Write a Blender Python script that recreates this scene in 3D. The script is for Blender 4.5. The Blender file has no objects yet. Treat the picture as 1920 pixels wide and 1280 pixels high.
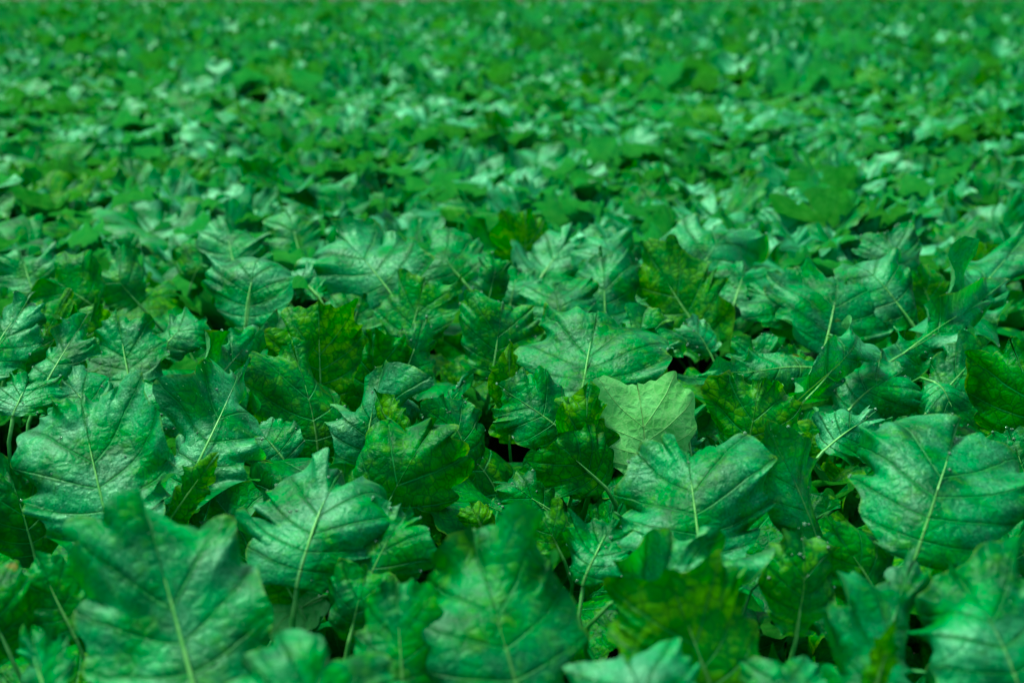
import bpy, math, random
import numpy as np
from mathutils import Vector
R = math.radians
sc = bpy.context.scene
col = sc.collection

# ------------------------------------------------------------------ camera
CAN = 0.32                      # height of the leaf canopy above the soil
CAMZ = CAN + 0.62
PITCH = math.atan((640 + 40.5) / 2667.0)
ROLL = R(-0.12)
cam_d = bpy.data.cameras.new('camera')
cam = bpy.data.objects.new('camera', cam_d); col.objects.link(cam)
cam.location = (0, 0, CAMZ)
cam.rotation_mode = 'XYZ'
cam.rotation_euler = (R(90) - PITCH, ROLL, 0)
cam_d.lens = 50; cam_d.sensor_width = 36
cam_d.clip_start = 0.02; cam_d.clip_end = 3000
cam_d.dof.use_dof = True
cam_d.dof.focus_distance = 2.05
cam_d.dof.aperture_fstop = 4.0
sc.camera = cam
bpy.context.view_layer.update()
MW = np.array(cam.matrix_world)
CP = MW[:3, 3].copy(); CX = MW[:3, 0].copy(); CY = MW[:3, 1].copy(); CF = -MW[:3, 2].copy()
FPX = 50 / 36 * 1920

# ------------------------------------------------------------------ light
world = bpy.data.worlds.new('World'); sc.world = world; world.use_nodes = True
wn = world.node_tree.nodes; wl = world.node_tree.links
wn.clear()
sky = wn.new('ShaderNodeTexSky'); sky.sky_type = 'NISHITA'; sky.sun_disc = False
SUN_EL, SUN_AZ = R(64), R(-50)          # sun high, ahead and to the left, behind thin cloud
sky.sun_elevation = SUN_EL; sky.sun_rotation = SUN_AZ
sky.air_density = 1.0; sky.dust_density = 3.0; sky.ozone_density = 1.0
hs = wn.new('ShaderNodeHueSaturation'); hs.inputs['Saturation'].default_value = 0.55
bg = wn.new('ShaderNodeBackground'); bg.inputs['Strength'].default_value = 0.058
wo = wn.new('ShaderNodeOutputWorld')
wl.new(sky.outputs[0], hs.inputs['Color']); wl.new(hs.outputs[0], bg.inputs[0]); wl.new(bg.outputs[0], wo.inputs[0])
sd = bpy.data.lights.new('sun', 'SUN'); sd.energy = 1.5; sd.angle = R(12); sd.color = (1.0, 0.95, 0.84)
so = bpy.data.objects.new('sun', sd); col.objects.link(so)
sv = Vector((math.sin(SUN_AZ) * math.cos(SUN_EL), math.cos(SUN_AZ) * math.cos(SUN_EL), math.sin(SUN_EL)))
so.rotation_euler = sv.to_track_quat('Z', 'Y').to_euler()
sc.view_settings.view_transform = 'Standard'; sc.view_settings.look = 'None'
sc.view_settings.gamma = 1; sc.view_settings.use_curve_mapping = False
sc.view_settings.exposure = 1.85
sc.view_settings.use_white_balance = True; sc.view_settings.white_balance_temperature = 6750; sc.view_settings.white_balance_tint = -66
sc.render.engine = 'CYCLES'
cy = sc.cycles
cy.use_denoising = True; cy.max_bounces = 6; cy.diffuse_bounces = 3; cy.glossy_bounces = 2
cy.transmission_bounces = 3; cy.transparent_max_bounces = 4; cy.caustics_reflective = False; cy.caustics_refractive = False

# ------------------------------------------------------------------ materials
def mat(name):
    m = bpy.data.materials.new(name); m.use_nodes = True
    m.node_tree.nodes.clear()
    return m, m.node_tree.nodes, m.node_tree.links

class G:
    """little helper for node graphs"""
    def __init__(s, n, l): s.n = n; s.l = l
    def put(s, sock, v):
        if v is None: return
        if isinstance(v, bpy.types.NodeSocket): s.l.new(v, sock)
        elif isinstance(v, (tuple, list)) and len(v) == 3 and sock.type == 'RGBA': sock.default_value = (*v, 1)
        else: sock.default_value = v
    def m(s, op, a, b=None, c=None, clamp=False):
        x = s.n.new('ShaderNodeMath'); x.operation = op; x.use_clamp = clamp
        s.put(x.inputs[0], a); s.put(x.inputs[1], b); s.put(x.inputs[2], c)
        return x.outputs[0]
    def mix(s, f, a, b, mode='MIX'):
        x = s.n.new('ShaderNodeMix'); x.data_type = 'RGBA'; x.blend_type = mode; x.clamp_factor = True
        s.put(x.inputs[0], f); s.put(x.inputs[6], a); s.put(x.inputs[7], b)
        return x.outputs[2]
    def noise(s, vec, scale, detail=2, rough=0.5, out=0):
        x = s.n.new('ShaderNodeTexNoise'); s.put(x.inputs['Vector'], vec)
        x.inputs['Scale'].default_value = scale; x.inputs['Detail'].default_value = detail; x.inputs['Roughness'].default_value = rough
        return x.outputs[out]
    def ramp(s, v, lo, hi, a=0.0, b=1.0):
        x = s.n.new('ShaderNodeMapRange'); x.interpolation_type = 'SMOOTHSTEP'
        s.put(x.inputs[0], v); x.inputs[1].default_value = lo; x.inputs[2].default_value = hi
        x.inputs[3].default_value = a; x.inputs[4].default_value = b
        return x.outputs[0]
    def vor(s, vec, scale, feat='DISTANCE_TO_EDGE', rnd=1.0):
        x = s.n.new('ShaderNodeTexVoronoi'); x.feature = feat; s.put(x.inputs['Vector'], vec)
        x.inputs['Scale'].default_value = scale; x.inputs['Randomness'].default_value = rnd
        return x
    def vadd(s, a, b, op='ADD'):
        x = s.n.new('ShaderNodeVectorMath'); x.operation = op; s.put(x.inputs[0], a)
        if op == 'SCALE': s.put(x.inputs[3], b)
        else: s.put(x.inputs[1], b)
        return x.outputs[0]

NV = 5       # main side veins on each half of a blade

def leaf_material(detail=True, name='leaf_green'):
    m, n, l = mat(name); g = G(n, l)
    uv = n.new('ShaderNodeUVMap'); uv.uv_map = 'vein'
    fl = n.new('ShaderNodeUVMap'); fl.uv_map = 'flat'
    at = n.new('ShaderNodeAttribute'); at.attribute_type = 'GEOMETRY'; at.attribute_name = 'look'
    ao = n.new('ShaderNodeAttribute'); ao.attribute_type = 'OBJECT'; ao.attribute_name = 'leaf_tone'
    look = g.vadd(at.outputs['Vector'], ao.outputs['Vector'])
    sp = n.new('ShaderNodeSeparateXYZ'); l.new(look, sp.inputs[0])
    yel, bloom_sheen, pale = sp.outputs
    oi = n.new('ShaderNodeObjectInfo')
    geo = n.new('ShaderNodeNewGeometry'); back = geo.outputs['Backfacing']
    su = n.new('ShaderNodeSeparateXYZ'); l.new(uv.outputs[0], su.inputs[0])
    sf = n.new('ShaderNodeSeparateXYZ'); l.new(fl.outputs[0], sf.inputs[0])
    s_ = g.m('ABSOLUTE', g.m('MULTIPLY_ADD', su.outputs[0], 2.0, -1.0))
    t_ = su.outputs[1]
    ax = g.m('ABSOLUTE', sf.outputs[0])
    # random shift of the flat coordinates for every leaf
    cmb = n.new('ShaderNodeCombineXYZ')
    g.put(cmb.inputs[2], g.m('MULTIPLY', oi.outputs['Random'], 37.0))
    p = g.vadd(fl.outputs[0], cmb.outputs[0])
    wv = g.noise(p, 38, 2, .5, 1)
    pw = g.vadd(p, g.vadd(g.vadd(wv, (-.5, -.5, -.5)), 0.010, 'SCALE'))
    # side veins: rows of the blade
    wob = g.m('MULTIPLY', g.m('SUBTRACT', g.noise(p, 30, 2), .5), 0.28)
    ph = g.m('ADD', g.m('MULTIPLY', t_, float(NV)), g.m('MULTIPLY', wob, s_))
    fr = g.m('FRACT', g.m('ADD', ph, .5))
    dv = g.m('ABSOLUTE', g.m('SUBTRACT', fr, .5))                     # 0 on a vein .. 0.5 between
    wid = g.m('MULTIPLY_ADD', s_, -0.035, 0.055)
    lat = g.m('SUBTRACT', 1.0, g.m('DIVIDE', dv, wid), clamp=True)
    latw = g.m('SUBTRACT', 1.0, g.m('DIVIDE', dv, 0.15), clamp=True)  # broad furrow
    mid = g.m('SUBTRACT', 1.0, g.m('DIVIDE', ax, g.m('MULTIPLY_ADD', t_, -0.0022, 0.0030)), clamp=True)
    v1 = g.vor(pw, 75).outputs['Distance']
    net1 = g.ramp(v1, 0.0, 0.10, 1, 0)
    blot = g.noise(p, 22, 3, .6)
    blot2 = g.noise(g.vadd(p, (3.1, 1.7, .4)), 48, 3, .6)
    # upper face
    dark = (0.0015, 0.050, 0.0010); midg = (0.010, 0.215, 0.002)
    c = g.mix(g.ramp(blot, .32, .68), dark, midg)
    olive = g.mix(g.ramp(blot2, .35, .7), (0.045, 0.18, 0.0004), (0.14, 0.29, 0.0004))
    yf = g.m('MULTIPLY', g.m('ADD', g.m('MULTIPLY', yel, 1.3), g.m('MULTIPLY', g.m('SUBTRACT', blot2, .54), 2.2)), g.ramp(v1, 0.0, 0.10, .6, 1), clamp=True)
    c = g.mix(yf, c, olive)
    if detail:
        v2 = g.vor(pw, 230).outputs['Distance']
        net2 = g.ramp(v2, 0.0, 0.14, 1, 0)
        c = g.mix(g.m('MULTIPLY', net1, .46), c, (0.0008, 0.030, 0.002))
        c = g.mix(g.m('MULTIPLY', net2, .32), c, (0.0008, 0.034, 0.002))
    else:
        v2 = v1
        c = g.mix(g.m('MULTIPLY', net1, .35), c, (0.001, 0.034, 0.003))
    # waxy dewy bloom with sky sheen painted in: pale blue-green grain, thinner in furrows
    gr = g.noise(p, 420 if detail else 200, 3, .75)
    gl = g.noise(g.vadd(p, (7.7, 2.2, 1.1)), 16, 2, .5)
    bf = g.m('MULTIPLY', g.m('MULTIPLY', bloom_sheen, g.ramp(gr, .34, .68, .42, 1)), g.ramp(gl, .34, .62, .22, 1))
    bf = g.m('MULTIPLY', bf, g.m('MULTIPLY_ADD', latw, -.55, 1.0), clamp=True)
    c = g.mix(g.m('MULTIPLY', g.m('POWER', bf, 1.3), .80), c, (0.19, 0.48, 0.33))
    # veins
    lv = g.m('MULTIPLY', lat, g.m('MULTIPLY_ADD', s_, -.75, 1.0))
    c = g.mix(g.m('MULTIPLY', latw, .45), c, (0.0008, 0.034, 0.003))  # crease shade painted dark along the furrows
    c = g.mix(g.m('MULTIPLY', lv, .75), c, (0.12, 0.33, 0.12))
    c = g.mix(g.m('MULTIPLY', mid, g.ramp(t_, .45, .95, .9, .15)), c, (0.28, 0.46, 0.17))
    # rims and scars
    rim = g.m('MULTIPLY', g.ramp(s_, .955, 1.0), g.ramp(blot2, .45, .6))
    c = g.mix(g.m('MULTIPLY', rim, .55), c, (0.16, 0.24, 0.02))
    sv1 = g.vor(g.vadd(pw, g.vadd(g.noise(p, 160, 3, .6, 1), 0.012, 'SCALE')), 20, 'F1')
    keep = g.ramp(g.noise(p, 9, 1), .70, .74)
    spot = g.m('MULTIPLY', g.ramp(sv1.outputs['Distance'], .06, .16, 1, 0), keep)
    c = g.mix(g.m('MULTIPLY', spot, .8), c, g.mix(blot2, (0.10, 0.03, 0.01), (0.40, 0.27, 0.05)))
    # under face: pale and matt with raised pale veins
    cu = g.mix(g.ramp(blot, .3, .7), (0.19, 0.40, 0.12), (0.28, 0.52, 0.22))
    cu = g.mix(g.m('MULTIPLY', net1, .35), cu, (0.40, 0.55, 0.28))
    cu = g.mix(g.m('MULTIPLY', lat, .7), cu, (0.38, 0.55, 0.24))
    cu = g.mix(g.m('MULTIPLY', mid, .9), cu, (0.40, 0.58, 0.24))
    cu = g.mix(g.m('MULTIPLY', g.m('SUBTRACT', 1.0, pale), g.ramp(blot2, .35, .7, .75, .5)), cu, g.mix(g.m('MULTIPLY', bloom_sheen, .55), g.mix(yel, (0.008, 0.095, 0.006), (0.09, 0.22, 0.001)), (0.12, 0.36, 0.21)))
    c = g.mix(back, c, cu)
    # relief
    q1 = g.ramp(v1, 0, .40)
    h = g.m('MULTIPLY', q1, 0.0008)
    h = g.m('ADD', h, g.m('MULTIPLY', blot2, 0.0004))
    if detail:
        h = g.m('ADD', h, g.m('MULTIPLY', g.ramp(v2, 0, .35), 0.00020))
        h = g.m('ADD', h, g.m('MULTIPLY', gr, 0.00016))
    h = g.m('ADD', h, g.m('MULTIPLY', lat, -0.0010))
    h = g.m('ADD', h, g.m('MULTIPLY', mid, 0.0014))
    bmp = n.new('ShaderNodeBump'); bmp.inputs['Strength'].default_value = 1.0; bmp.inputs['Distance'].default_value = 1.0
    l.new(h, bmp.inputs['Height'])
    # dew: tiny glossy beads, their pale glint painted into the colour
    bs = n.new('ShaderNodeBsdfPrincipled')
    if detail:
        dw = g.vor(p, 330, 'F1')
        bead = g.m('MULTIPLY', g.ramp(dw.outputs['Distance'], .10, .28, 1, 0), g.ramp(g.noise(g.vadd(p, (1.3, 9.1, 5.0)), 130, 2, .7), .56, .66))
        bead = g.m('MULTIPLY', bead, bloom_sheen, clamp=True)
        c = g.mix(g.m('MULTIPLY', bead, .75), c, (0.6, 0.8, 0.7))
        rg = g.m('MULTIPLY_ADD', bead, -.25, g.m('MULTIPLY_ADD', gr, .30, .33))
        l.new(rg, bs.inputs['Roughness'])
    else:
        bs.inputs['Roughness'].default_value = .5
    l.new(c, bs.inputs['Base Color']); l.new(bmp.outputs[0], bs.inputs['Normal'])
    g.put(bs.inputs['Specular IOR Level'], g.m('MULTIPLY_ADD', back, -.05, g.m('MULTIPLY_ADD', bf, .80, .14), clamp=True))
    g.put(bs.inputs['Specular Tint'], (0.8, 1.0, 1.0))
    tr = n.new('ShaderNodeBsdfTranslucent')
    tc = g.mix(1.0, c, g.mix(back, (1.7, 1.7, .25), (.9, 1.1, .5)), 'MULTIPLY')
    l.new(tc, tr.inputs[0]); l.new(bmp.outputs[0], tr.inputs['Normal'])
    mx = n.new('ShaderNodeMixShader'); mx.inputs[0].default_value = .28
    l.new(bs.outputs[0], mx.inputs[1]); l.new(tr.outputs[0], mx.inputs[2])
    o = n.new('ShaderNodeOutputMaterial'); l.new(mx.outputs[0], o.inputs[0])
    return m

LEAF = leaf_material(True)
LEAF_FAR = leaf_material(False, 'leaf_green_simple')

def stalk_material():
    m, n, l = mat('leaf_stalk'); g = G(n, l)
    tc = n.new('ShaderNodeTexCoord')
    nz = g.noise(tc.outputs['Object'], 90, 2)
    c = g.mix(g.ramp(nz, .35, .65), (0.14, 0.31, 0.075), (0.26, 0.44, 0.15))
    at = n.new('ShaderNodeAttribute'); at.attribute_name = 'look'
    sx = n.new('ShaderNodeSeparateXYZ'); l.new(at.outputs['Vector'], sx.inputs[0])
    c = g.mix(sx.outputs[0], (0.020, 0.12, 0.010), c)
    b = n.new('ShaderNodeBsdfPrincipled'); l.new(c, b.inputs['Base Color']); b.inputs['Roughness'].default_value = .4
    o = n.new('ShaderNodeOutputMaterial'); l.new(b.outputs[0], o.inputs[0])
    return m
STALK = stalk_material()

def soil_material():
    m, n, l = mat('gap_shade_soil'); g = G(n, l)
    tc = n.new('ShaderNodeTexCoord'); P = tc.outputs['Object']
    a = g.noise(P, 9, 6, .7); b_ = g.noise(P, 60, 4, .7)
    c = g.mix(g.ramp(a, .3, .7), (0.004, 0.004, 0.003), (0.014, 0.012, 0.008))  # near-black soil: shade of the deep gaps put into its colour
    c = g.mix(g.ramp(b_, .5, .8, 0, .6), c, (0.022, 0.019, 0.013))
    h = g.m('ADD', g.m('MULTIPLY', a, .03), g.m('MULTIPLY', b_, .008))
    bp = n.new('ShaderNodeBump'); bp.inputs['Distance'].default_value = 1; l.new(h, bp.inputs['Height'])
    b = n.new('ShaderNodeBsdfPrincipled'); l.new(c, b.inputs['Base Color']); b.inputs['Roughness'].default_value = 1; b.inputs['Specular IOR Level'].default_value = .06
    l.new(bp.outputs[0], b.inputs['Normal'])
    o = n.new('ShaderNodeOutputMaterial'); l.new(b.outputs[0], o.inputs[0])
    return m
SOIL = soil_material()

def drop_material():
    m, n, l = mat('water_drop')
    b = n.new('ShaderNodeBsdfPrincipled'); b.inputs['Base Color'].default_value = (.9, 1, .97, 1)
    b.inputs['Roughness'].default_value = .03; b.inputs['IOR'].default_value = 1.33; b.inputs['Transmission Weight'].default_value = .8
    o = n.new('ShaderNodeOutputMaterial'); l.new(b.outputs[0], o.inputs[0])
    return m
DROP = drop_material()

# ------------------------------------------------------------------ terrain
def ground_z(x, y):
    x = np.asarray(x, float); y = np.asarray(y, float)
    far = np.clip((y - 12) / 17.0, 0, 1)
    z = far * far * (0.0030 * x)                       # the crest of the field rises a touch to one side
    d = np.clip(y - 30.0, 0, None)
    return z - 0.055 * d * d / (d + 3.0)               # beyond the crest the ground falls away
def canopy_z(x, y):
    return ground_z(x, y) + CAN + (0.028 + .022 * np.clip(y - 3.5, 0, 2) / 2 - .035 * np.clip((y - 12) / 10, 0, 1)) * np.sin(x * 2.1 + 1.3 * np.sin(y * .9)) * np.sin(y * 1.7 + .8) + 0.015 * np.sin(x * 5.3 + y * 3.1)

def new_mesh(name, verts, faces, mats, uvv=None, uvf=None, look=None, fm=None, smooth=True):
    """verts (n,3) array, faces (m,4) or (m,3) array"""
    me = bpy.data.meshes.new(name)
    verts = np.ascontiguousarray(verts, np.float32); faces = np.ascontiguousarray(faces, np.int32)
    k = faces.shape[1]; nf = len(faces)
    me.vertices.add(len(verts)); me.vertices.foreach_set('co', verts.ravel())
    me.loops.add(nf * k); me.loops.foreach_set('vertex_index', faces.ravel())
    me.polygons.add(nf); me.polygons.foreach_set('loop_start', np.arange(0, nf * k, k, dtype=np.int32))
    me.polygons.foreach_set('loop_total', np.full(nf, k, np.int32))
    if smooth: me.polygons.foreach_set('use_smooth', np.ones(nf, bool))
    if fm is not None: me.polygons.foreach_set('material_index', fm.astype(np.int32))
    for nm, uvd in (('vein', uvv), ('flat', uvf)):
        if uvd is not None:
            lay = me.uv_layers.new(name=nm)
            lay.data.foreach_set('uv', np.ascontiguousarray(uvd[faces.ravel()], np.float32).ravel())
    if look is not None:
        a = me.attributes.new('look', 'FLOAT_VECTOR', 'POINT')
        a.data.foreach_set('vector', np.ascontiguousarray(look, np.float32).ravel())
    me.update(calc_edges=True)
    for mm in mats: me.materials.append(mm)
    return me

def obj(name, me, parent=None, **props):
    o = bpy.data.objects.new(name, me); col.objects.link(o)
    if parent: o.parent = parent
    for k, v in props.items(): o[k] = v
    return o

# soil: one sheet out to the horizon, lumpy near the camera
def build_soil():
    ys = np.concatenate([np.linspace(-3, 6, 110), np.linspace(6.3, 40, 90), np.geomspace(41, 900, 40)])
    xs = np.concatenate([-np.geomspace(900, 6, 40), np.linspace(-5.8, 5.8, 130), np.geomspace(6, 900, 40)])
    X, Y = np.meshgrid(xs, ys)
    Z = ground_z(X, np.minimum(Y, 900))
    near = np.exp(-((X / 6) ** 2)) * (Y < 12)
    rs = np.random.RandomState(4)
    Z = Z + near * (0.012 * np.sin(X * 9 + 2 * np.sin(Y * 5)) * np.sin(Y * 11) + rs.normal(0, .006, X.shape))
    nr, nc = X.shape
    i = np.arange(nr - 1)[:, None] * nc + np.arange(nc - 1)[None, :]
    F = np.stack([i, i + 1, i + nc + 1, i + nc], -1).reshape(-1, 4)
    o = obj('ground', new_mesh('ground', np.stack([X, Y, Z], -1).reshape(-1, 3), F, [SOIL]), kind='structure', label='soil beneath the leafy crop, darkened for the shaded gaps')
build_soil()

# ------------------------------------------------------------------ leaf blades
def profile(t):
    return np.interp(t, [0, .06, .15, .3, .45, .6, .72, .84, .93, 1], [.26, .42, .60, .84, .97, 1.0, .96, .86, .76, .70])

def blade(L, W, rs, nr=60, nc=12, ruf=.05, cup=(0.0, 0.0), lobes=.13, teeth=.075, quilt=.0016, split=0.0):
    """flat blade with fan-shaped side veins.  returns x,y,z (nr, 2*nc+1), s, t.  W = full width"""
    hw = W / 2 * 1.06
    t = 1 - (1 - np.linspace(0, 1, nr)) ** 1.2
    sp = np.concatenate([-np.linspace(1, 0, nc + 1) ** .85, (np.linspace(0, 1, nc + 1) ** .85)[1:]])
    T, S = np.meshgrid(t, sp, indexing='ij'); A = np.abs(S); side = np.where(S < 0, 0, 1)
    tipf = 0.25 + .06 * rs.rand()
    y0 = L * (1 - tipf) * T
    ln = np.zeros((2, nr))
    for k in (0, 1):
        amp = rs.uniform(.55, 1.35, NV + 3)
        f = (1 - (1 - t) ** 1.35) * NV; i0 = np.floor(f + .5).astype(int)
        a = amp[np.clip(i0, 0, NV + 2)]
        lob = .5 + .5 * np.cos(2 * np.pi * f)
        small = 1 - np.abs(np.sin(np.pi * (3 * f + .25 * np.sin(5 * t + k * 2 + rs.rand() * 3)))) ** 1.0
        prof = profile(t) * (1 + .09 * np.sin(t * 9 + rs.rand() * 6) * t)
        b = hw * prof
        tipb = L * tipf
        w = np.clip((t - .72) / .28, 0, 1); w = w * w * (3 - 2 * w)
        b = b * (1 - w) + tipb * w
        ke = 1 - .85 * w
        b = b * (1 - (lobes - lobes * 1.25 * lob * a) * ke) + hw * teeth * (1 - .55 * w) * small * rs.uniform(.6, 1.3, NV * 3 + 3)[np.clip(np.floor(3 * f + .5).astype(int), 0, NV * 3 + 2)]
        b += hw * .03 * np.sin(t * 41 + rs.rand() * 6)
        kw = max(1, int(nr * .045)) * 2 + 1                 # rounded teeth and bays
        ln[k] = np.convolve(np.pad(b, kw // 2, mode='edge'), np.hanning(kw + 2)[1:-1] / np.hanning(kw + 2)[1:-1].sum(), 'valid') if nr > 20 else b
    wt = np.clip((t - .86) / .14, 0, 1); avg = ln.mean(0)
    ln = ln * (1 - wt ** 2) + avg * wt ** 2
    LN = np.where(side == 0, ln[0][:, None], ln[1][:, None])
    th0 = R(92) * (1 - T ** 1.75)
    th = th0 * (1 - .22 * A * np.sin(np.pi * np.clip(T * .9 + .1, 0, 1)))
    r = A * LN
    x = np.sign(S) * r * np.sin(th); y = y0 + r * np.cos(th)
    # relief
    f = (1 - (1 - T) ** 1.35) * NV
    dv = np.abs((f + .5) % 1 - .5)
    fur = -np.clip(1 - dv / .2, 0, 1) ** 1.3 * np.sin(np.pi * np.clip(A * 1.05, 0, 1)) ** .6
    puff = np.sin(np.pi * np.clip(dv * 2, 0, 1) * .5) * np.sin(np.pi * A) * (1 + .6 * np.sin(A * 17 + f * 5))
    k = L / .2
    z = quilt * k * (0.42 * fur + .55 * puff)
    p = rs.uniform(0, 6.28, 10)
    for j, (fx, fy) in enumerate([(31, 19), (-47, 33), (23, -61), (71, 52)]):
        z += quilt * k * .45 * np.sin(x * fx / k + y * fy / k + p[j]) * np.minimum(1, A * 2.2)
    # wavy margin
    arc = 2 * np.pi * (T * 1.0)
    nf = rs.uniform(2.2, 3.6)
    tpf = (1 - .75 * T ** 3)
    env = A ** 4 * tpf
    arc = arc + .5 * np.sin(arc * 1.7 + p[4])
    z += ruf * L * (.95 * A ** 2 * np.sin(arc * nf * .42 + p[5] + side * 2.1 + A) + env * (.8 * np.sin(arc * nf + p[6] + side) + .45 * np.sin(arc * nf * 2.2 + p[7] + side * 3)))
    x = x + ruf * L * .45 * env * np.sin(arc * nf * 1.9 + p[8] + side)
    y = y + ruf * L * .35 * env * np.cos(arc * nf * 1.9 + p[9])
    # large bumps over the whole blade
    z += .012 * k * (np.sin(x * 26 / k + p[4]) * np.sin(y * 29 / k + p[3]))
    # curl of each half
    kap = np.where(S < 0, cup[0], cup[1]) / hw
    ax_ = np.abs(x)
    ang = kap * ax_
    ka = np.where(np.abs(kap) < 1e-3, 1e-3, kap)
    xb = np.sign(x) * np.where(np.abs(kap) < 1e-3, ax_, np.sin(ka * ax_) / ka)
    zb = np.where(np.abs(kap) < 1e-3, 0, -(1 - np.cos(ka * ax_)) / ka)
    flat = np.stack([x, y], -1).copy()
    x = xb + z * np.sign(x) * np.sin(ang); z = zb + z * np.cos(ang)
    return x, y, z, S, 1 - (1 - T) ** 1.35, flat

def on_curve(x, y, z, L, C, Tn, Nn, B, s0=0.0):
    """bend the flat blade on a midrib curve.  C,Tn,Nn: (n,3) samples over arc length [0,1]*L ; B const"""
    n = len(C) - 1
    q = np.clip(y / L, -.25, 1.25); u = np.clip(q, 0, 1) * n
    i = np.clip(np.floor(u).astype(int), 0, n - 1); f = (u - i)[..., None]
    c = C[i] * (1 - f) + C[i + 1] * f; t = Tn[i] * (1 - f) + Tn[i + 1] * f; nn = Nn[i] * (1 - f) + Nn[i + 1] * f
    over = (q - np.clip(q, 0, 1))[..., None] * L
    return c + t * over + nn * z[..., None] + B * x[..., None]

def grid_faces(nr, nc2, flip=False):
    i = np.arange(nr - 1)[:, None] * nc2 + np.arange(nc2 - 1)[None, :]
    F = np.stack([i, i + 1, i + nc2 + 1, i + nc2], -1).reshape(-1, 4)
    return F

def tube(path, rad, sides=6, up=None):
    P = np.asarray(path, float); n = len(P)
    T = np.gradient(P, axis=0); T /= np.linalg.norm(T, axis=1)[:, None] + 1e-9
    ref = np.array([0.31, 0.17, 0.93]) if up is None else up
    V = []
    for i in range(n):
        a = np.cross(T[i], ref); a /= np.linalg.norm(a) + 1e-9; b = np.cross(a, T[i])
        for k in range(sides):
            q = 2 * math.pi * k / sides
            V.append(P[i] + rad[i] * (math.cos(q) * a + .8 * math.sin(q) * b))
    V = np.array(V)
    F = []
    for i in range(n - 1):
        for k in range(sides):
            a0 = i * sides + k; a1 = i * sides + (k + 1) % sides
            F.append((a0, a1, a1 + sides, a0 + sides))
    return V, np.array(F)

def bez(p0, p1, p2, p3, n):
    t = np.linspace(0, 1, n)[:, None]
    return (1 - t) ** 3 * p0 + 3 * (1 - t) ** 2 * t * p1 + 3 * (1 - t) * t * t * p2 + t ** 3 * p3

# ------------------------------------------------------------------ leaves traced one by one
def ray(px, py):
    d = CF + CX * (px - 960) / FPX - CY * (py - 640) / FPX
    return d
def nrm(v): return v / (np.linalg.norm(v) + 1e-12)

HERO = []
def H(bx, by, tx, ty, w, e=50, az=0, y=0.1, b=.4, p=0.0, bend=.5, cup=(.5, .5), ruf=.05, dz=0.0, under=False, txt=None, lob=.10, main=None):
    HERO.append(dict(bx=bx, by=by, tx=tx, ty=ty, w=w, e=e, az=az, y=y, b=b, p=p, bend=bend, cup=cup, ruf=ruf, dz=dz, under=under, txt=txt, lob=lob))

# bottom rows
H(365, 1300, 268, 948, 350, 44, 10, .12, .62, bend=.5, cup=(.4, .5), dz=.05, txt='broad pale-veined leaf in the bottom left corner')
H(207, 990, 150, 738, 275, 40, 5, .05, .75, bend=.6, cup=(.5, .4), dz=.03, txt='big dewy blue-green leaf above the bottom left corner')
H(975, 1310, 880, 985, 320, 40, 5, .22, .45, bend=.4, cup=(.3, .6), ruf=.08, dz=.05, txt='large wavy leaf at the bottom centre with a long pale midrib')
H(572, 1065, 640, 885, 270, 52, 0, .08, .68, bend=.9, cup=(.5, .7), dz=.03, ruf=.08, txt='arched dewy leaf right of the bottom left corner leaf')
H(1312, 1032, 1285, 832, 290, 46, 0, .12, .62, bend=.6, cup=(.3, .5), dz=.03, txt='large evenly veined leaf just below the pale upturned leaf')
H(1727, 1010, 1795, 800, 340, 48, -5, .08, .66, bend=.9, cup=(.8, .6), dz=.05, txt='very broad dewy leaf toward the lower right')
H(1335, 1300, 1250, 1068, 280, 20, 0, .75, .08, bend=.3, cup=(.4, .4), dz=.05, lob=.15, txt='upright olive-yellow leaf at the bottom right of centre')
H(757, 1295, 742, 1085, 190, 35, 0, .2, .35, bend=.3, dz=.03, txt='narrow upright green leaf between two broad leaves at the bottom edge')
H(1905, 1300, 1790, 1075, 270, 50, -20, .02, .8, bend=.8, cup=(.7, .3), dz=.05, ruf=.09, txt='crumpled blue-green leaf in the bottom right corner')
H(1620, 1300, 1700, 1060, 190, 45, 20, .1, .65, bend=.6, cup=(.5, .5), dz=.03, ruf=.09, txt='frilly leaf beside the bottom right corner leaf')
H(1640, 1285, 1682, 1160, 60, 10, 0, .95, .05, bend=.3, cup=(1.1, 1.1), dz=.06, txt='thin yellow folded leaf low on the right')
H(560, 1400, 620, 1220, 300, 50, 0, .15, .45, bend=.6, dz=.05, txt='blurred green leaf cut off by the bottom edge')
H(1230, 1380, 1170, 1235, 260, 55, 0, .05, .8, bend=.6, dz=.05, txt='blurred pale leaf cut off at the bottom centre')
H(1480, 1330, 1460, 1245, 160, 50, 0, .2, .6, dz=.03)
H(130, 1170, 70, 1040, 120, 30, 10, .25, .25, bend=.5, dz=-.02, txt='small notched leaf left of the bottom left leaf')
H(100, 1310, 60, 1180, 120, 35, -40, .1, .6, cup=(1.2, .4), bend=.7, dz=.0)
H(60, 1030, 15, 880, 150, 25, 20, .1, .1, dz=-.03, txt='dark shaded leaf at the left edge')
H(10, 1200, -40, 1050, 150, 30, 10, .3, .1, dz=-.02)
H(590, 1130, 500, 1195, 100, 50, 0, .4, .2, p=.45, under=True, dz=-.07)
H(545, 1110, 500, 1035, 110, 35, 0, .75, .1, dz=-.02, ruf=.09, txt='small ruffled yellow-green leaf')
H(660, 1180, 690, 1060, 130, 30, 0, .2, .2, dz=-.02, cup=(.9, .2))
H(690, 1110, 770, 950, 150, 36, -25, .3, .45, bend=.6, cup=(.4, .9), dz=.01, txt='twisted two-toned leaf behind the bottom centre leaf')
H(1105, 1075, 1160, 960, 130, 45, 0, .05, .6, ruf=.1, dz=-.02)
H(1045, 970, 925, 905, 90, 50, -10, .1, .3, dz=-.05)
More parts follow.
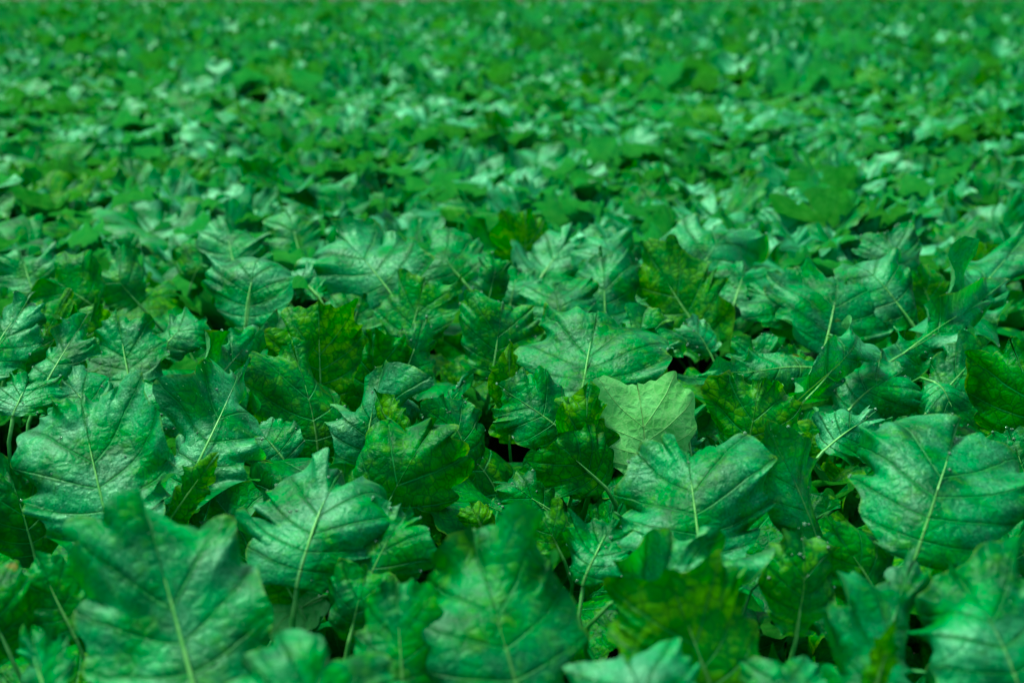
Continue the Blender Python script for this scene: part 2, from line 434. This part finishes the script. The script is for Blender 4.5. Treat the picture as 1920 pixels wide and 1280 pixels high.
H(905, 995, 880, 940, 62, 25, 0, .95, 0, dz=-.03, txt='small yellowing leaf low in the centre')
H(1050, 1035, 1010, 960, 100, 30, 0, .65, .1, ruf=.1, dz=-.02)
H(1495, 1160, 1505, 985, 140, 25, 10, .5, .3, cup=(.3, 1.1), dz=.0, txt='half-folded mottled leaf between two broad leaves')
H(1190, 1120, 1420, 1060, 120, 50, 0, .2, .55, ruf=.09, bend=.8, dz=.03)
H(1525, 1010, 1432, 795, 120, 25, 30, .2, .45, cup=(.2, 1.2), bend=.4, dz=.02, txt='tall narrow folded leaf left of the broad right leaf')
H(1480, 1110, 1560, 1200, 60, 50, 0, .2, .5, cup=(.9, .9), dz=-.06)
H(1640, 1110, 1560, 990, 150, 25, 10, .3, .15, dz=-.02)
H(1900, 1080, 1880, 960, 120, 35, 0, .05, .3, dz=-.05)
H(1930, 930, 1890, 800, 140, 30, -10, .05, .3, dz=-.03)
# middle rows
H(700, 1000, 815, 800, 230, 22, 0, .35, .12, bend=.9, cup=(.5, .6), ruf=.09, dz=.0, txt='dark ruffled leaf hanging left of the dark gap')
H(690, 862, 722, 700, 150, 34, -20, .1, .62, bend=.9, cup=(.9, 1.1), ruf=.10, dz=.01, txt='crinkled folded leaf on a bare pale stalk')
H(770, 830, 712, 735, 70, 12, -30, .85, .0, cup=(.6, 1.2), bend=.9, dz=.03)
H(352, 905, 452, 690, 160, 40, 35, .08, .8, bend=.9, cup=(1.0, .3), ruf=.08, dz=.03, txt='dewy leaf leaning right of the big blue-green leaf')
H(330, 960, 410, 850, 66, 20, 0, .75, .1, cup=(.9, .5), dz=.01)
H(590, 850, 545, 640, 190, 36, 25, .35, .15, bend=.4, cup=(.3, .9), dz=.0, txt='long grooved dark leaf under the upright notched leaf')
H(602, 730, 597, 562, 175, 12, 5, .72, .0, bend=.3, cup=(.3, .3), lob=.15, dz=.03, txt='upright olive notched leaf left of centre')
H(345, 770, 505, 590, 100, 30, 50, .15, .55, cup=(.2, 1.2), bend=.5, dz=.02, txt='long folded leaf with a frosted rim')
H(530, 860, 470, 790, 120, 40, 0, .1, .6, dz=-.03)
H(705, 760, 700, 625, 150, 14, 0, .35, .0, ruf=.09, bend=.6, dz=-.02, txt='dark wrinkled leaf beside the upright notched leaf')
H(750, 720, 795, 600, 90, 30, 20, .2, .3, cup=(.8, .8), dz=.0)
H(770, 640, 800, 528, 150, 32, 0, .4, .25, ruf=.07, dz=.0, txt='wavy green leaf behind the dark wrinkled leaf')
H(925, 690, 942, 560, 165, 28, 0, .35, .28, bend=.4, ruf=.07, dz=.0, txt='mid-green leaf tucked behind the broad central leaf')
H(1095, 735, 1120, 590, 290, 50, 0, .15, .42, bend=.6, cup=(.5, .4), ruf=.07, dz=.03, txt='broad star-shaped leaf at the very centre')
H(1170, 690, 1260, 600, 110, 50, -30, .3, .35, cup=(.4, .4), ruf=.08, dz=.03)
H(955, 800, 955, 640, 80, 12, 0, 1.0, .0, bend=.3, dz=.0, txt='slim bright yellow-green leaf beside the broad central leaf')
H(1048, 805, 935, 725, 135, 34, -20, .15, .28, bend=.5, cup=(.4, .4), dz=.02, txt='rounded veined leaf facing left below the central leaf')
H(870, 860, 830, 740, 110, 30, 20, .2, .3, cup=(1.0, .4), dz=-.02)
H(800, 800, 890, 695, 46, 30, 50, .1, .5, cup=(1.2, .2), dz=.0)
H(1078, 890, 1100, 720, 120, 10, 10, .6, .0, cup=(.3, .5), ruf=.08, dz=.03, txt='dark mottled leaf half covering the pale upturned leaf')
H(1213, 865, 1195, 718, 205, 30, 0, 0, 0, p=1, under=True, bend=.25, cup=(-.2, -.2), ruf=.03, dz=.03, lob=.1, txt='pale upturned leaf showing its underside')
H(1120, 900, 1040, 830, 150, 22, 0, .35, .1, dz=.0)
H(1398, 855, 1425, 708, 170, 20, 0, .55, .12, bend=.4, ruf=.07, dz=.0, txt='upright dark olive leaf right of the pale upturned leaf')
H(1290, 830, 1265, 735, 70, 40, 40, .1, .75, cup=(1.0, .4), ruf=.1, dz=.02)
H(1560, 835, 1640, 780, 130, 48, 0, .08, .8, ruf=.1, dz=.01, txt='small crinkled dewy leaf behind the broad right leaf')
H(1470, 770, 1495, 640, 90, 20, 10, .5, .1, dz=-.04)
H(1500, 745, 1582, 608, 78, 25, 60, .1, .7, cup=(.2, .9), bend=.6, dz=.04, txt='propeller-like leaf with one upright dewy lobe')
H(1510, 700, 1258, 705, 70, 40, 0, .2, .45, cup=(.9, .9), bend=.3, dz=.01)
H(1600, 765, 1700, 690, 140, 48, -10, .05, .55, cup=(.4, .9), bend=.6, dz=.0, txt='smooth drooping leaf with curved midrib')
H(1422, 705, 1408, 632, 95, 38, 0, .2, .5, ruf=.06, dz=.0, txt='small round notched leaf on the right of centre')
H(1325, 655, 1282, 600, 64, 40, 20, .05, .6, cup=(.3, .3), dz=.02, txt='little leaf on a bare stalk over a dark gap')
H(1315, 625, 1215, 468, 165, 24, -25, .72, .18, bend=.4, cup=(.3, .3), ruf=.06, dz=.03, txt='mottled yellow-green leaf with saw-toothed edge')
H(1235, 600, 1175, 545, 100, 40, 0, 0, .55, cup=(.8, .4), dz=-.03)
H(1135, 605, 1130, 480, 160, 42, 0, .12, .5, bend=.5, ruf=.07, dz=.02, txt='ruffled green leaf just behind the broad central leaf')
H(1050, 610, 1040, 530, 150, 45, 0, .12, .5, ruf=.07, dz=.0)
H(1548, 640, 1570, 520, 230, 46, 0, .05, .5, bend=.5, cup=(.5, .5), dz=.02, txt='smooth blue-green leaf behind the propeller-like leaf')
H(1520, 610, 1400, 545, 110, 48, -20, .12, .5, cup=(.4, .8), dz=.02)
H(1690, 590, 1580, 495, 120, 48, -30, .05, .7, bend=1.1, cup=(.6, .6), dz=.03, txt='arched frosted leaf over the dark gap at right')
H(1668, 690, 1862, 560, 92, 46, 20, .05, .72, cup=(.5, .6), bend=.4, ruf=.06, dz=.04, txt='long wrinkled dewy leaf reaching right')
H(1780, 610, 1925, 440, 120, 46, 30, .05, .7, cup=(.4, .7), bend=.3, ruf=.06, dz=.04, txt='long wrinkled leaf at the right edge')
H(1750, 760, 1850, 650, 120, 42, 10, .2, .3, cup=(.4, .4), dz=.0)
H(1950, 830, 1895, 635, 200, 15, -10, .3, .05, dz=.06, txt='big dark upright leaf at the right edge')
H(1760, 730, 1800, 800, 90, 50, 0, .1, .5, dz=-.02)
H(1690, 640, 1700, 560, 60, 15, 0, .85, .0, dz=-.03, txt='small yellow leaf beside the dark gap at right')
H(30, 770, 55, 715, 130, 48, 10, .05, .75, dz=.0, ruf=.08)
H(-20, 700, 60, 570, 120, 46, 20, .05, .8, bend=.9, cup=(.4, .8), dz=.02, txt='frosted leaf drooping at the left edge')
H(10, 700, 30, 610, 130, 35, 10, .2, .3, dz=-.02)
H(85, 725, 165, 595, 90, 44, 30, .05, .6, cup=(.7, .6), bend=.4, dz=.02, txt='narrow teal leaf folded along its midrib at left')
H(150, 680, 180, 560, 90, 20, 10, .7, .1, ruf=.08, dz=.0)
H(100, 660, 80, 560, 120, 20, 0, .7, .1, ruf=.08, dz=-.01)
H(247, 725, 225, 600, 150, 44, 0, .08, .5, bend=.4, cup=(.4, .5), dz=.0, txt='smooth teal leaf left of the frosted-rim leaf')
H(306, 655, 385, 595, 90, 50, 10, .1, .45, cup=(.7, .7), dz=.02)
H(240, 790, 290, 738, 130, 45, 0, .08, .65, dz=-.02)
H(180, 780, 120, 715, 140, 45, -10, .08, .6, dz=-.02)
H(467, 590, 500, 482, 180, 48, 0, .06, .68, bend=1.0, cup=(.6, .8), ruf=.07, dz=.02, txt='arched dewy leaf with curved pale midrib left of centre')
H(590, 550, 545, 510, 70, 52, -20, .05, .65, dz=.02)
H(732, 555, 625, 432, 200, 48, -10, .06, .72, bend=.5, ruf=.07, dz=.03, txt='bright dewy leaf with long diagonal midrib')
H(730, 520, 770, 450, 90, 40, 10, .2, .4, dz=.0)
H(660, 620, 680, 555, 120, 30, 0, .3, .3, dz=-.05)
H(860, 520, 800, 465, 190, 46, 0, .12, .35, cup=(.3, .3), ruf=.05, dz=.01, txt='smooth pale green leaf behind centre')
H(915, 560, 925, 475, 70, 25, 30, .2, .5, cup=(.9, .2), dz=.02)
H(982, 515, 985, 393, 112, 12, 0, .75, .0, bend=.3, lob=.1, ruf=.06, dz=.03, txt='rounded upright dark yellow-green leaf behind centre')
H(1010, 530, 1075, 445, 150, 48, 10, .05, .75, ruf=.08, dz=.0, txt='frosted leaf right of the rounded upright leaf')
H(960, 560, 975, 500, 90, 40, 0, .05, .6, dz=-.02)
H(1155, 520, 1130, 445, 140, 50, 0, .1, .72, ruf=.08, dz=.02)
H(1300, 520, 1390, 430, 170, 50, 10, .08, .7, ruf=.07, bend=.6, dz=.02, txt='pale wrinkled leaf behind the mottled yellow-green leaf')
H(1380, 560, 1400, 500, 140, 50, 0, .08, .65, dz=.01)
H(1680, 510, 1660, 435, 120, 35, 0, .05, .55, dz=.02)
H(1745, 580, 1715, 508, 100, 22, 0, .5, .1, dz=-.02)
H(1840, 500, 1850, 455, 60, 15, 0, .95, .0, dz=-.01)
H(440, 500, 425, 425, 130, 46, 0, .08, .6, ruf=.08, dz=.01)
H(245, 480, 215, 440, 60, 35, 0, .15, .4, dz=0)
H(365, 520, 395, 470, 140, 30, 0, .35, .1, dz=-.04)
H(170, 570, 95, 520, 150, 22, 0, .35, .1, dz=.0)
H(60, 540, 40, 475, 120, 44, 0, .1, .5, ruf=.09, dz=.0)
H(250, 560, 190, 500, 120, 30, 0, .4, .3, ruf=.08, dz=.0)
H(560, 470, 540, 400, 110, 45, 0, .3, .5, dz=.0)
H(1180, 600, 1200, 560, 80, 50, 0, 0, .6, dz=-.04)

def canopy_hit(px, py, dz):
    d = ray(px, py); z = CAN
    for _ in range(4):
        k = (z + dz - CP[2]) / d[2]; p = CP + d * k
        z = float(canopy_z(p[0], p[1]))
    return CP + d * ((z + dz - CP[2]) / d[2])

hero_geo = []
for i, h in enumerate(HERO):
    rs = np.random.RandomState(1000 + i)
    mx, my = (h['bx'] + h['tx']) / 2, (h['by'] + h['ty']) / 2
    pm = canopy_hit(mx, my, h['dz'])
    e, a = R(h['e'] + (8 if h['e'] > 38 else 3)), R(h['az'] + rs.uniform(-14, 14))
    n = np.array([math.sin(a) * math.cos(e), -math.cos(a) * math.cos(e), math.sin(e)])
    def hit(px, py):
        d = ray(px, py); return CP + d * (np.dot(pm - CP, n) / np.dot(d, n))
    Pb, Pt = hit(h['bx'], h['by']), hit(h['tx'], h['ty'])
    Pb = Pb - (Pt - Pb) * .20
    Lc = np.linalg.norm(Pt - Pb); u = (Pt - Pb) / Lc
    B = nrm(np.cross(u, n))
    depth = np.dot(pm - CP, CF); vd = nrm(pm - CP)
    W = 1.24 * h['w'] * depth / FPX / max(.5, math.sqrt(max(.01, 1 - np.dot(B, vd) ** 2)))
    N = n
    if h['under']: N = -n; B = -B
    th = h['bend'] * 1.25 + rs.uniform(-.1, .25)
    L = Lc * (th / 2) / math.sin(th / 2) if abs(th) > 1e-3 else Lc
    m = 24; q = np.linspace(0, 1, m + 1)
    ang = th / 2 - th * q
    if h['under']: ang = -ang
    Tn = np.cos(ang)[:, None] * u + np.sin(ang)[:, None] * N
    Nn = np.cos(ang)[:, None] * N - np.sin(ang)[:, None] * u
    seg = (Tn[:-1] + Tn[1:]) / 2 * (L / m)
    C = np.vstack([[0, 0, 0], np.cumsum(seg, 0)]) + Pb
    hero_geo.append(dict(Pb=Pb, C=C, T=Tn, N=Nn, B=B, L=L, W=min(W, L * 2.2), depth=depth, pm=pm, rs=rs, h=h))

# ------------------------------------------------------------------ plants: where they stand
rng = np.random.RandomState(77)
sp = 0.30
plants = []
row = 0
y = 0.55
while y < 8.8:
    halfw = 0.385 * (y + .3) + .30
    n = int(math.ceil(halfw / sp))
    for j in range(-n, n + 1):
        px = (j + (.5 if row % 2 else 0)) * sp + rng.uniform(-.09, .09)
        py = y + rng.uniform(-.09, .09)
        if abs(px) < halfw: plants.append([px, py])
    y += sp * .95 + .012 * y; row += 1
plants = np.array(plants)
print('plants', len(plants))

# tune spots of colour over the field
def patch(x, y):
    return .5 + .5 * math.sin(x * 1.9 + 1.1 * math.sin(y * 1.3)) * math.sin(y * 1.5 + x * .4 + 1)

# every traced leaf goes to the plant that stands nearest below it
owner = {}
for g_ in hero_geo:
    T0 = g_['T'][0]
    want = g_['Pb'][:2] - T0[:2] * 0.05
    k = int(np.argmin(((plants - want) ** 2).sum(1)))
    owner.setdefault(k, []).append(g_)

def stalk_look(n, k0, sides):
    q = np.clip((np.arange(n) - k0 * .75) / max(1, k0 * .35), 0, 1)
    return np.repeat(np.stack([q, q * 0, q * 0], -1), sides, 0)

def stalk_mesh(name, P0, d0, Pb, T0, C, N, L, r0):
    dist = np.linalg.norm(Pb - P0)
    pet = bez(P0, P0 + d0 * dist * .4, Pb - T0 * dist * .35, Pb, 9)
    k = max(2, int(len(C) * .66))
    idx = np.linspace(0, k - 1, 9).astype(int)[1:]
    rib = C[idx] + N[idx] * (-.0004)
    path = np.vstack([pet, rib])
    r = np.concatenate([np.linspace(r0 * 1.6, r0, 9), np.linspace(r0 * .8, r0 * .10, 8)])
    V, F = tube(path, r, 6)
    return V, F, stalk_look(len(path), 8, 6)

def drops_mesh(P, rs, count, size, N):
    base = [(0, 0, 1)] + [(math.cos(a) * math.sin(ph), math.sin(a) * math.sin(ph), math.cos(ph)) for ph in (R(60), R(120)) for a in [k * math.pi / 3 for k in range(6)]] + [(0, 0, -1)]
    F0 = [(0, 1 + k, 1 + (k + 1) % 6) for k in range(6)]
    for k in range(6):
        a, b = 1 + k, 1 + (k + 1) % 6
        F0 += [(a, a + 6, b), (b, a + 6, b + 6)]
    F0 += [(13, 7 + (k + 1) % 6, 7 + k) for k in range(6)]
    base = np.array(base); F0 = np.array(F0)
    VS, FS = [], []
    nr, nc2, _ = P.shape
    for c in range(count):
        i = rs.randint(0, nr)
        j = rs.choice([0, nc2 - 1]) if rs.rand() < .55 else rs.randint(0, nc2)
        s = size * rs.uniform(.5, 1.0) ** 1.5
        VS.append(base * s * np.array([1, 1, .8]) + P[i, j] + np.array([0, 0, s * .3])); FS.append(F0 + 14 * c)
    return np.vstack(VS), np.vstack(FS)

# ---- shared leaf shapes for the rest of the crop: petiole and blade from a crown at the origin
def generic_leaf(seed, Lp, L, W, incl0, incl1, nr, nc, ruf):
    rs = np.random.RandomState(seed)
    # petiole rises at incl0 (from horizontal) and bends to incl1 at the tip
    m = 40; tot = Lp + L; q = np.linspace(0, 1, m + 1)
    a = R(incl0) + (R(incl1) - R(incl0)) * q ** 1.6
    T = np.stack([np.cos(a), np.zeros_like(a), np.sin(a)], -1)
    Nn = np.stack([-np.sin(a), np.zeros_like(a), np.cos(a)], -1)
    C = np.vstack([[0, 0, 0], np.cumsum((T[:-1] + T[1:]) / 2 * tot / m, 0)])
    k0 = int(m * Lp / tot)
    C2, T2, N2 = C[k0:], T[k0:], Nn[k0:]; L2 = tot * (m - k0) / m
    B = np.array([0, -1.0, 0])
    cup = (rs.uniform(.1, .8), rs.uniform(.1, .8))
    if rs.rand() < .3: cup = (rs.uniform(-.9, -.3), rs.uniform(-.9, -.3))
    if rs.rand() < .2: cup = (1.2, .1)
    x, y_, z, S, T_, flat = blade(L2, W, rs, nr, nc, ruf, cup, lobes=.14, teeth=.08)
    P = on_curve(x, y_, z, L2, C2, T2, N2, B)
    nc2 = 2 * nc + 1
    uvv = np.stack([S * .5 + .5, T_], -1).reshape(-1, 2); uvf = flat.reshape(-1, 2)
    return dict(P=P.reshape(-1, 3), F=grid_faces(nr, nc2), uvv=uvv, uvf=uvf, C=C, N=Nn, k0=k0, m=m, top=P[..., 2].max())

def variants(nr, nc, n, seed):
    out = []
    r = random.Random(seed)
    for k in range(n):
        up = k / (n - 1)                   # 0 = lying outer leaf, 1 = steep inner leaf
        L = r.uniform(.21, .31); W = L * r.uniform(.86, 1.08)
        Lp = r.uniform(.10, .15)
        i0 = 48 + 34 * up + r.uniform(-6, 6); i1 = -38 + 100 * up ** 1.3 + r.uniform(-26, 26)
        v = generic_leaf(seed * 100 + k, Lp, L, W, i0, i1, nr, nc, r.uniform(.055, .09)); v['up'] = up
        out.append(v)
    return out

def v_mesh(v, matl, nm):
    return new_mesh(nm, v['P'], v['F'], [matl], v['uvv'], v['uvf'], np.zeros((len(v['P']), 3)))
VA = variants(56, 8, 18, 5)
VB = variants(30, 4, 14, 6)
for v in VA:
    v['me'] = v_mesh(v, LEAF, 'leaf')
    idx = np.linspace(0, v['m'] * .80, 14).astype(int)
    V, F = tube(v['C'][idx] - v['N'][idx] * .0005, np.linspace(.0036, .0003, 14), 5)
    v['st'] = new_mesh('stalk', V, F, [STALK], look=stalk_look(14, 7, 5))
for v in VB:
    v['me'] = v_mesh(v, LEAF_FAR, 'leaf')
    idx = np.linspace(0, v['m'] * .92, 9).astype(int)
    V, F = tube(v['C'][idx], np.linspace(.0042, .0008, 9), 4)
    v['st'] = new_mesh('stalk', V, F, [STALK], look=stalk_look(9, 4, 4))

def tone_for(r, x, y, shade=0.0):
    pt = patch(x, y)
    k = r.random()
    if k < .16: return (r.uniform(.45, .95), r.uniform(0, .1), 0)
    if k < .36: return (r.uniform(.1, .4), r.uniform(.0, .25), 0)
    return (r.uniform(0, .12), (.55 + .5 * r.random()) * (.6 + .6 * pt), 0)

def tone_style(r, style):
    k = r.random()
    if style == 'frosted': return (r.uniform(0, .12), r.uniform(.75, 1.4), 0) if k < .8 else (r.uniform(.1, .6), r.uniform(.1, .4), 0)  # heavy bloom: bright sky sheen put into the leaf tone
    if style == 'olive': return (r.uniform(.5, 1.0), r.uniform(0, .15), 0) if k < .55 else (r.uniform(.1, .4), r.uniform(.1, .5), 0)
    if style == 'dark': return (r.uniform(0, .25), r.uniform(0, .22), 0) if k < .7 else (r.uniform(0, .2), r.uniform(.4, .8), 0)
    return None

rnd = random.Random(12)
GAPS = [(950, 870, 75), (1290, 675, 75), (1640, 595, 75), (620, 555, 70), (345, 420, 60), (650, 705, 70), (530, 1190, 60), (1450, 1150, 95),
        (30, 850, 60), (1450, 560, 50), (650, 1120, 60), (1860, 1010, 70), (1000, 1000, 40), (120, 1230, 60), (800, 660, 45), (450, 900, 50), (1590, 1210, 60)]
def project(p):
    v = np.asarray(p, float) - CP; z = v @ CF
    return 960 + FPX * (v @ CX) / z, 640 - FPX * (v @ CY) / z
n_leaf = 0
for pi, (px, py) in enumerate(plants):
    heroes = owner.get(pi, [])
    gz = float(ground_z(px, py))
    root = bpy.data.objects.new('leafy_plant', None); col.objects.link(root)
    root.location = (px, py, gz); root.empty_display_size = .05
    root['category'] = 'leafy plant'
    d = math.hypot(px, py)
    imgp = Vector((px, py, gz + CAN)) - Vector(CP)
    zc = imgp.dot(Vector(CF)); ix = 960 + FPX * imgp.dot(Vector(CX)) / zc; iy = 640 - FPX * imgp.dot(Vector(CY)) / zc
    root['group'] = 'leafy green crop plants covering the field'
    style = rnd.choice(['frosted', 'frosted', 'frosted', 'frosted', 'olive', 'dark', 'mixed', 'mixed'])
    looks = {'frosted': 'mostly pale frosted leaves', 'olive': 'several olive-yellow leaves', 'dark': 'mostly dark green leaves', 'mixed': 'frosted and green leaves'}[style]
    txts = sorted([h_ for h_ in heroes if h_['h']['txt']], key=lambda q_: -q_['h']['w'])
    across = ['left edge', 'left side', 'left of centre', 'just left of centre', 'centre', 'just right of centre', 'right of centre', 'right side', 'right edge'][int(np.searchsorted([180, 420, 660, 880, 1060, 1280, 1520, 1760], ix))]
    if txts:
        root['label'] = 'plant bearing the ' + txts[0]['h']['txt']
    else:
        if inh_ := iy > 455:
            where = ('along the bottom edge' if iy > 1050 else 'in the bottom rows' if iy > 850 else 'in the sharpest rows' if iy > 680 else 'in the upper sharp rows' if iy > 560 else 'at the top of the sharp rows')
            root['label'] = 'low green plant %s, %s' % (where, across)
        else:
            where = ('touching the sharp leaves' if iy > 405 else 'just behind the sharp leaves' if iy > 360 else 'in the first soft rows' if iy > 310 else 'in blurred middle rows' if iy > 270 else 'above the blurred middle rows' if iy > 235 else 'in blurred upper rows' if iy > 205 else 'in the farthest countable rows')
            root['label'] = 'plant with %s %s, %s' % (looks, where, across)
        root['group'] = 'plants, ' + root['label']
    o0 = np.array([px, py, gz])
    for g_ in heroes:
        h = g_['h']; rs = g_['rs']
        big = h['w'] > 120
        nr, nc = (85, 15) if big else (61, 11)
        x, y_, z, S, T_, flat = blade(g_['L'], g_['W'], rs, nr, nc, h['ruf'] * rs.uniform(1.0, 1.7) * (.6 if h['under'] else 1), tuple(c_ + rs.uniform(-.3, .5) * (not h['under']) for c_ in h['cup']), lobes=h['lob'])
        P = on_curve(x, y_, z, g_['L'], g_['C'], g_['T'], g_['N'], g_['B']) - o0
        look = np.tile(np.array([h['y'], h['b'], h['p']]), (nr * (2 * nc + 1), 1))
        me = new_mesh('leaf', P.reshape(-1, 3), grid_faces(nr, 2 * nc + 1), [LEAF],
                      np.stack([S * .5 + .5, T_], -1).reshape(-1, 2), flat.reshape(-1, 2), look)
        lf = obj('leaf', me, root)
        if h['txt']: lf['label'] = h['txt']
        dirp = nrm(np.array([(g_['Pb'] - o0)[0] * .5, (g_['Pb'] - o0)[1] * .5, .25]))
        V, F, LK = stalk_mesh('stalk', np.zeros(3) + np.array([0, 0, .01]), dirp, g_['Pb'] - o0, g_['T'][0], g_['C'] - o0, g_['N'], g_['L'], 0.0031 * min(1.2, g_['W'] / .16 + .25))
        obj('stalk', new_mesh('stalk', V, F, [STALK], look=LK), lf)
        if h['b'] > .25 and 1.5 < g_['depth'] < 3.6:
            V, F = drops_mesh(P, rs, rs.randint(8, 18), .0026, g_['N'])
            obj('dew_drops', new_mesh('dew_drops', V, F, [DROP]), lf, kind='stuff')
        n_leaf += 1
    inhero = iy > 455
    near = d < 6.5
    VV = VA if near else VB
    cnt = 13 if inhero else 11
    if not inhero and d > 4.5: cnt = 10
    a0 = rnd.uniform(0, 6.28)
    for k in range(cnt):
        up = min(1, max(0, (k / (cnt - 1)) * .95 + rnd.uniform(-.12, .12)))
        up = .12 + up * .75 if inhero else .20 + .70 * up
        v = min(VV, key=lambda q_: abs(q_['up'] - up) + rnd.uniform(0, .12))
        target = float(canopy_z(px, py)) - gz + rnd.uniform(-.07, .035) - (1 - up) * .04
        if inhero: target = rnd.uniform(.09, .24) if k % 3 else rnd.uniform(.18, .27)
        s = target / v['top']; s = max(.5, min(1.25, s))
        rz = a0 + k * 2.4 + rnd.uniform(-.3, .3)
        if inhero:
            bad = False
            for q_ in (.6, .8, 1.0):
                cc = v['C'][int(q_ * v['m'])] * s
                ux, uy = project((px + cc[0] * math.cos(rz), py + cc[0] * math.sin(rz), gz + cc[2]))
                bad = bad or any((ux - a_) ** 2 + (uy - b_) ** 2 < (r_ * .85) ** 2 for a_, b_, r_ in GAPS)
            if bad: continue
        lf = bpy.data.objects.new('leaf', v['me']); col.objects.link(lf); lf.parent = root
        lf.rotation_euler = (rnd.uniform(-.16, .16), rnd.uniform(-.12, .12), rz)
        lf.scale = (s, s * rnd.choice((-1, 1)) if False else s, s)
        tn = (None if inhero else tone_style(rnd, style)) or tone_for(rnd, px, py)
        if inhero: tn = (tn[0] * .9, tn[1] * .22, 0)  # low leaves get less bloom: gap shade put into their tone
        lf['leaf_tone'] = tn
        if near:
            st = bpy.data.objects.new('stalk', v['st']); col.objects.link(st); st.parent = lf
        n_leaf += 1
print('leaves', n_leaf)

# ------------------------------------------------------------------ the field beyond: one mass of leaves
def far_mass():
    rs = np.random.RandomState(9)
    protos = []
    for k in range(10):
        up = k / 9
        protos.append(generic_leaf(900 + k, .10, .25, .24, 55 + 28 * up, -26 + 84 * up, 13, 3, .12))
    for p_ in protos: p_['look0'] = 0
    ys = []
    P_, F_, UV_, UF_, LK_ = [], [], [], [], []
    off = 0
    def emit(pos, protos_, cnt):
        nonlocal off
        for k in range(len(pos)):
            p_ = protos_[rs.randint(len(protos_))]
            a = rs.uniform(0, 6.283); s = rs.uniform(.8, 1.2)
            s *= 1.0 + .25 * min(1, max(0, (pos[k, 1] - 10) / 12)); ca, sa = math.cos(a) * s, math.sin(a) * s
            V = p_['P']
            X = np.empty_like(V)
            X[:, 0] = V[:, 0] * ca - V[:, 1] * sa + pos[k, 0]; X[:, 1] = V[:, 0] * sa + V[:, 1] * ca + pos[k, 1]
            X[:, 2] = V[:, 2] * s + pos[k, 2]
            q = rs.rand()
            if q < .26: tn = (rs.uniform(.5, .95), rs.uniform(0, .1), 0)
            elif q < .40: tn = (rs.uniform(.1, .4), rs.uniform(.0, .25), 0)
            else: tn = (rs.uniform(0, .1), rs.uniform(.75, 1.5), 0)  # strong bloom: sky highlights put into the far leaf colour
            P_.append(X); F_.append(p_['F'] + off); UV_.append(p_['uvv']); UF_.append(p_['uvf'] + np.array([0, k % 50]) * 0 + 0)
            LK_.append(np.tile(tn, (len(V), 1))); off += len(V)
    # positions
    def scatter(y0, y1, dens):
        wmax = .385 * y1 + 1.5
        n = int(2 * wmax * (y1 - y0) * dens)
        x = rs.uniform(-wmax, wmax, n); y = rs.uniform(y0, y1, n)
        k = np.abs(x) < .385 * y + 1.2
        x, y = x[k], y[k]
        top = canopy_z(x, y)
        return np.stack([x, y, top - rs.uniform(.20, .34, len(x))], -1)
    emit(scatter(8.7, 16, 55), protos, 0)
    protos2 = [generic_leaf(700 + k, .09, .26, .25, 55 + 28 * k / 7, -26 + 84 * k / 7, 8, 2, .12) for k in range(8)]
    emit(scatter(16, 36, 42), protos2, 0)
    me = new_mesh('field_crop', np.vstack(P_), np.vstack(F_), [LEAF_FAR], np.vstack(UV_), np.vstack(UF_), np.vstack(LK_))
    obj('field_crop', me, kind='stuff', label='far part of the leafy crop, blurred into one green mass', category='crop')
    print('far tris', 2 * len(me.polygons))
far_mass()
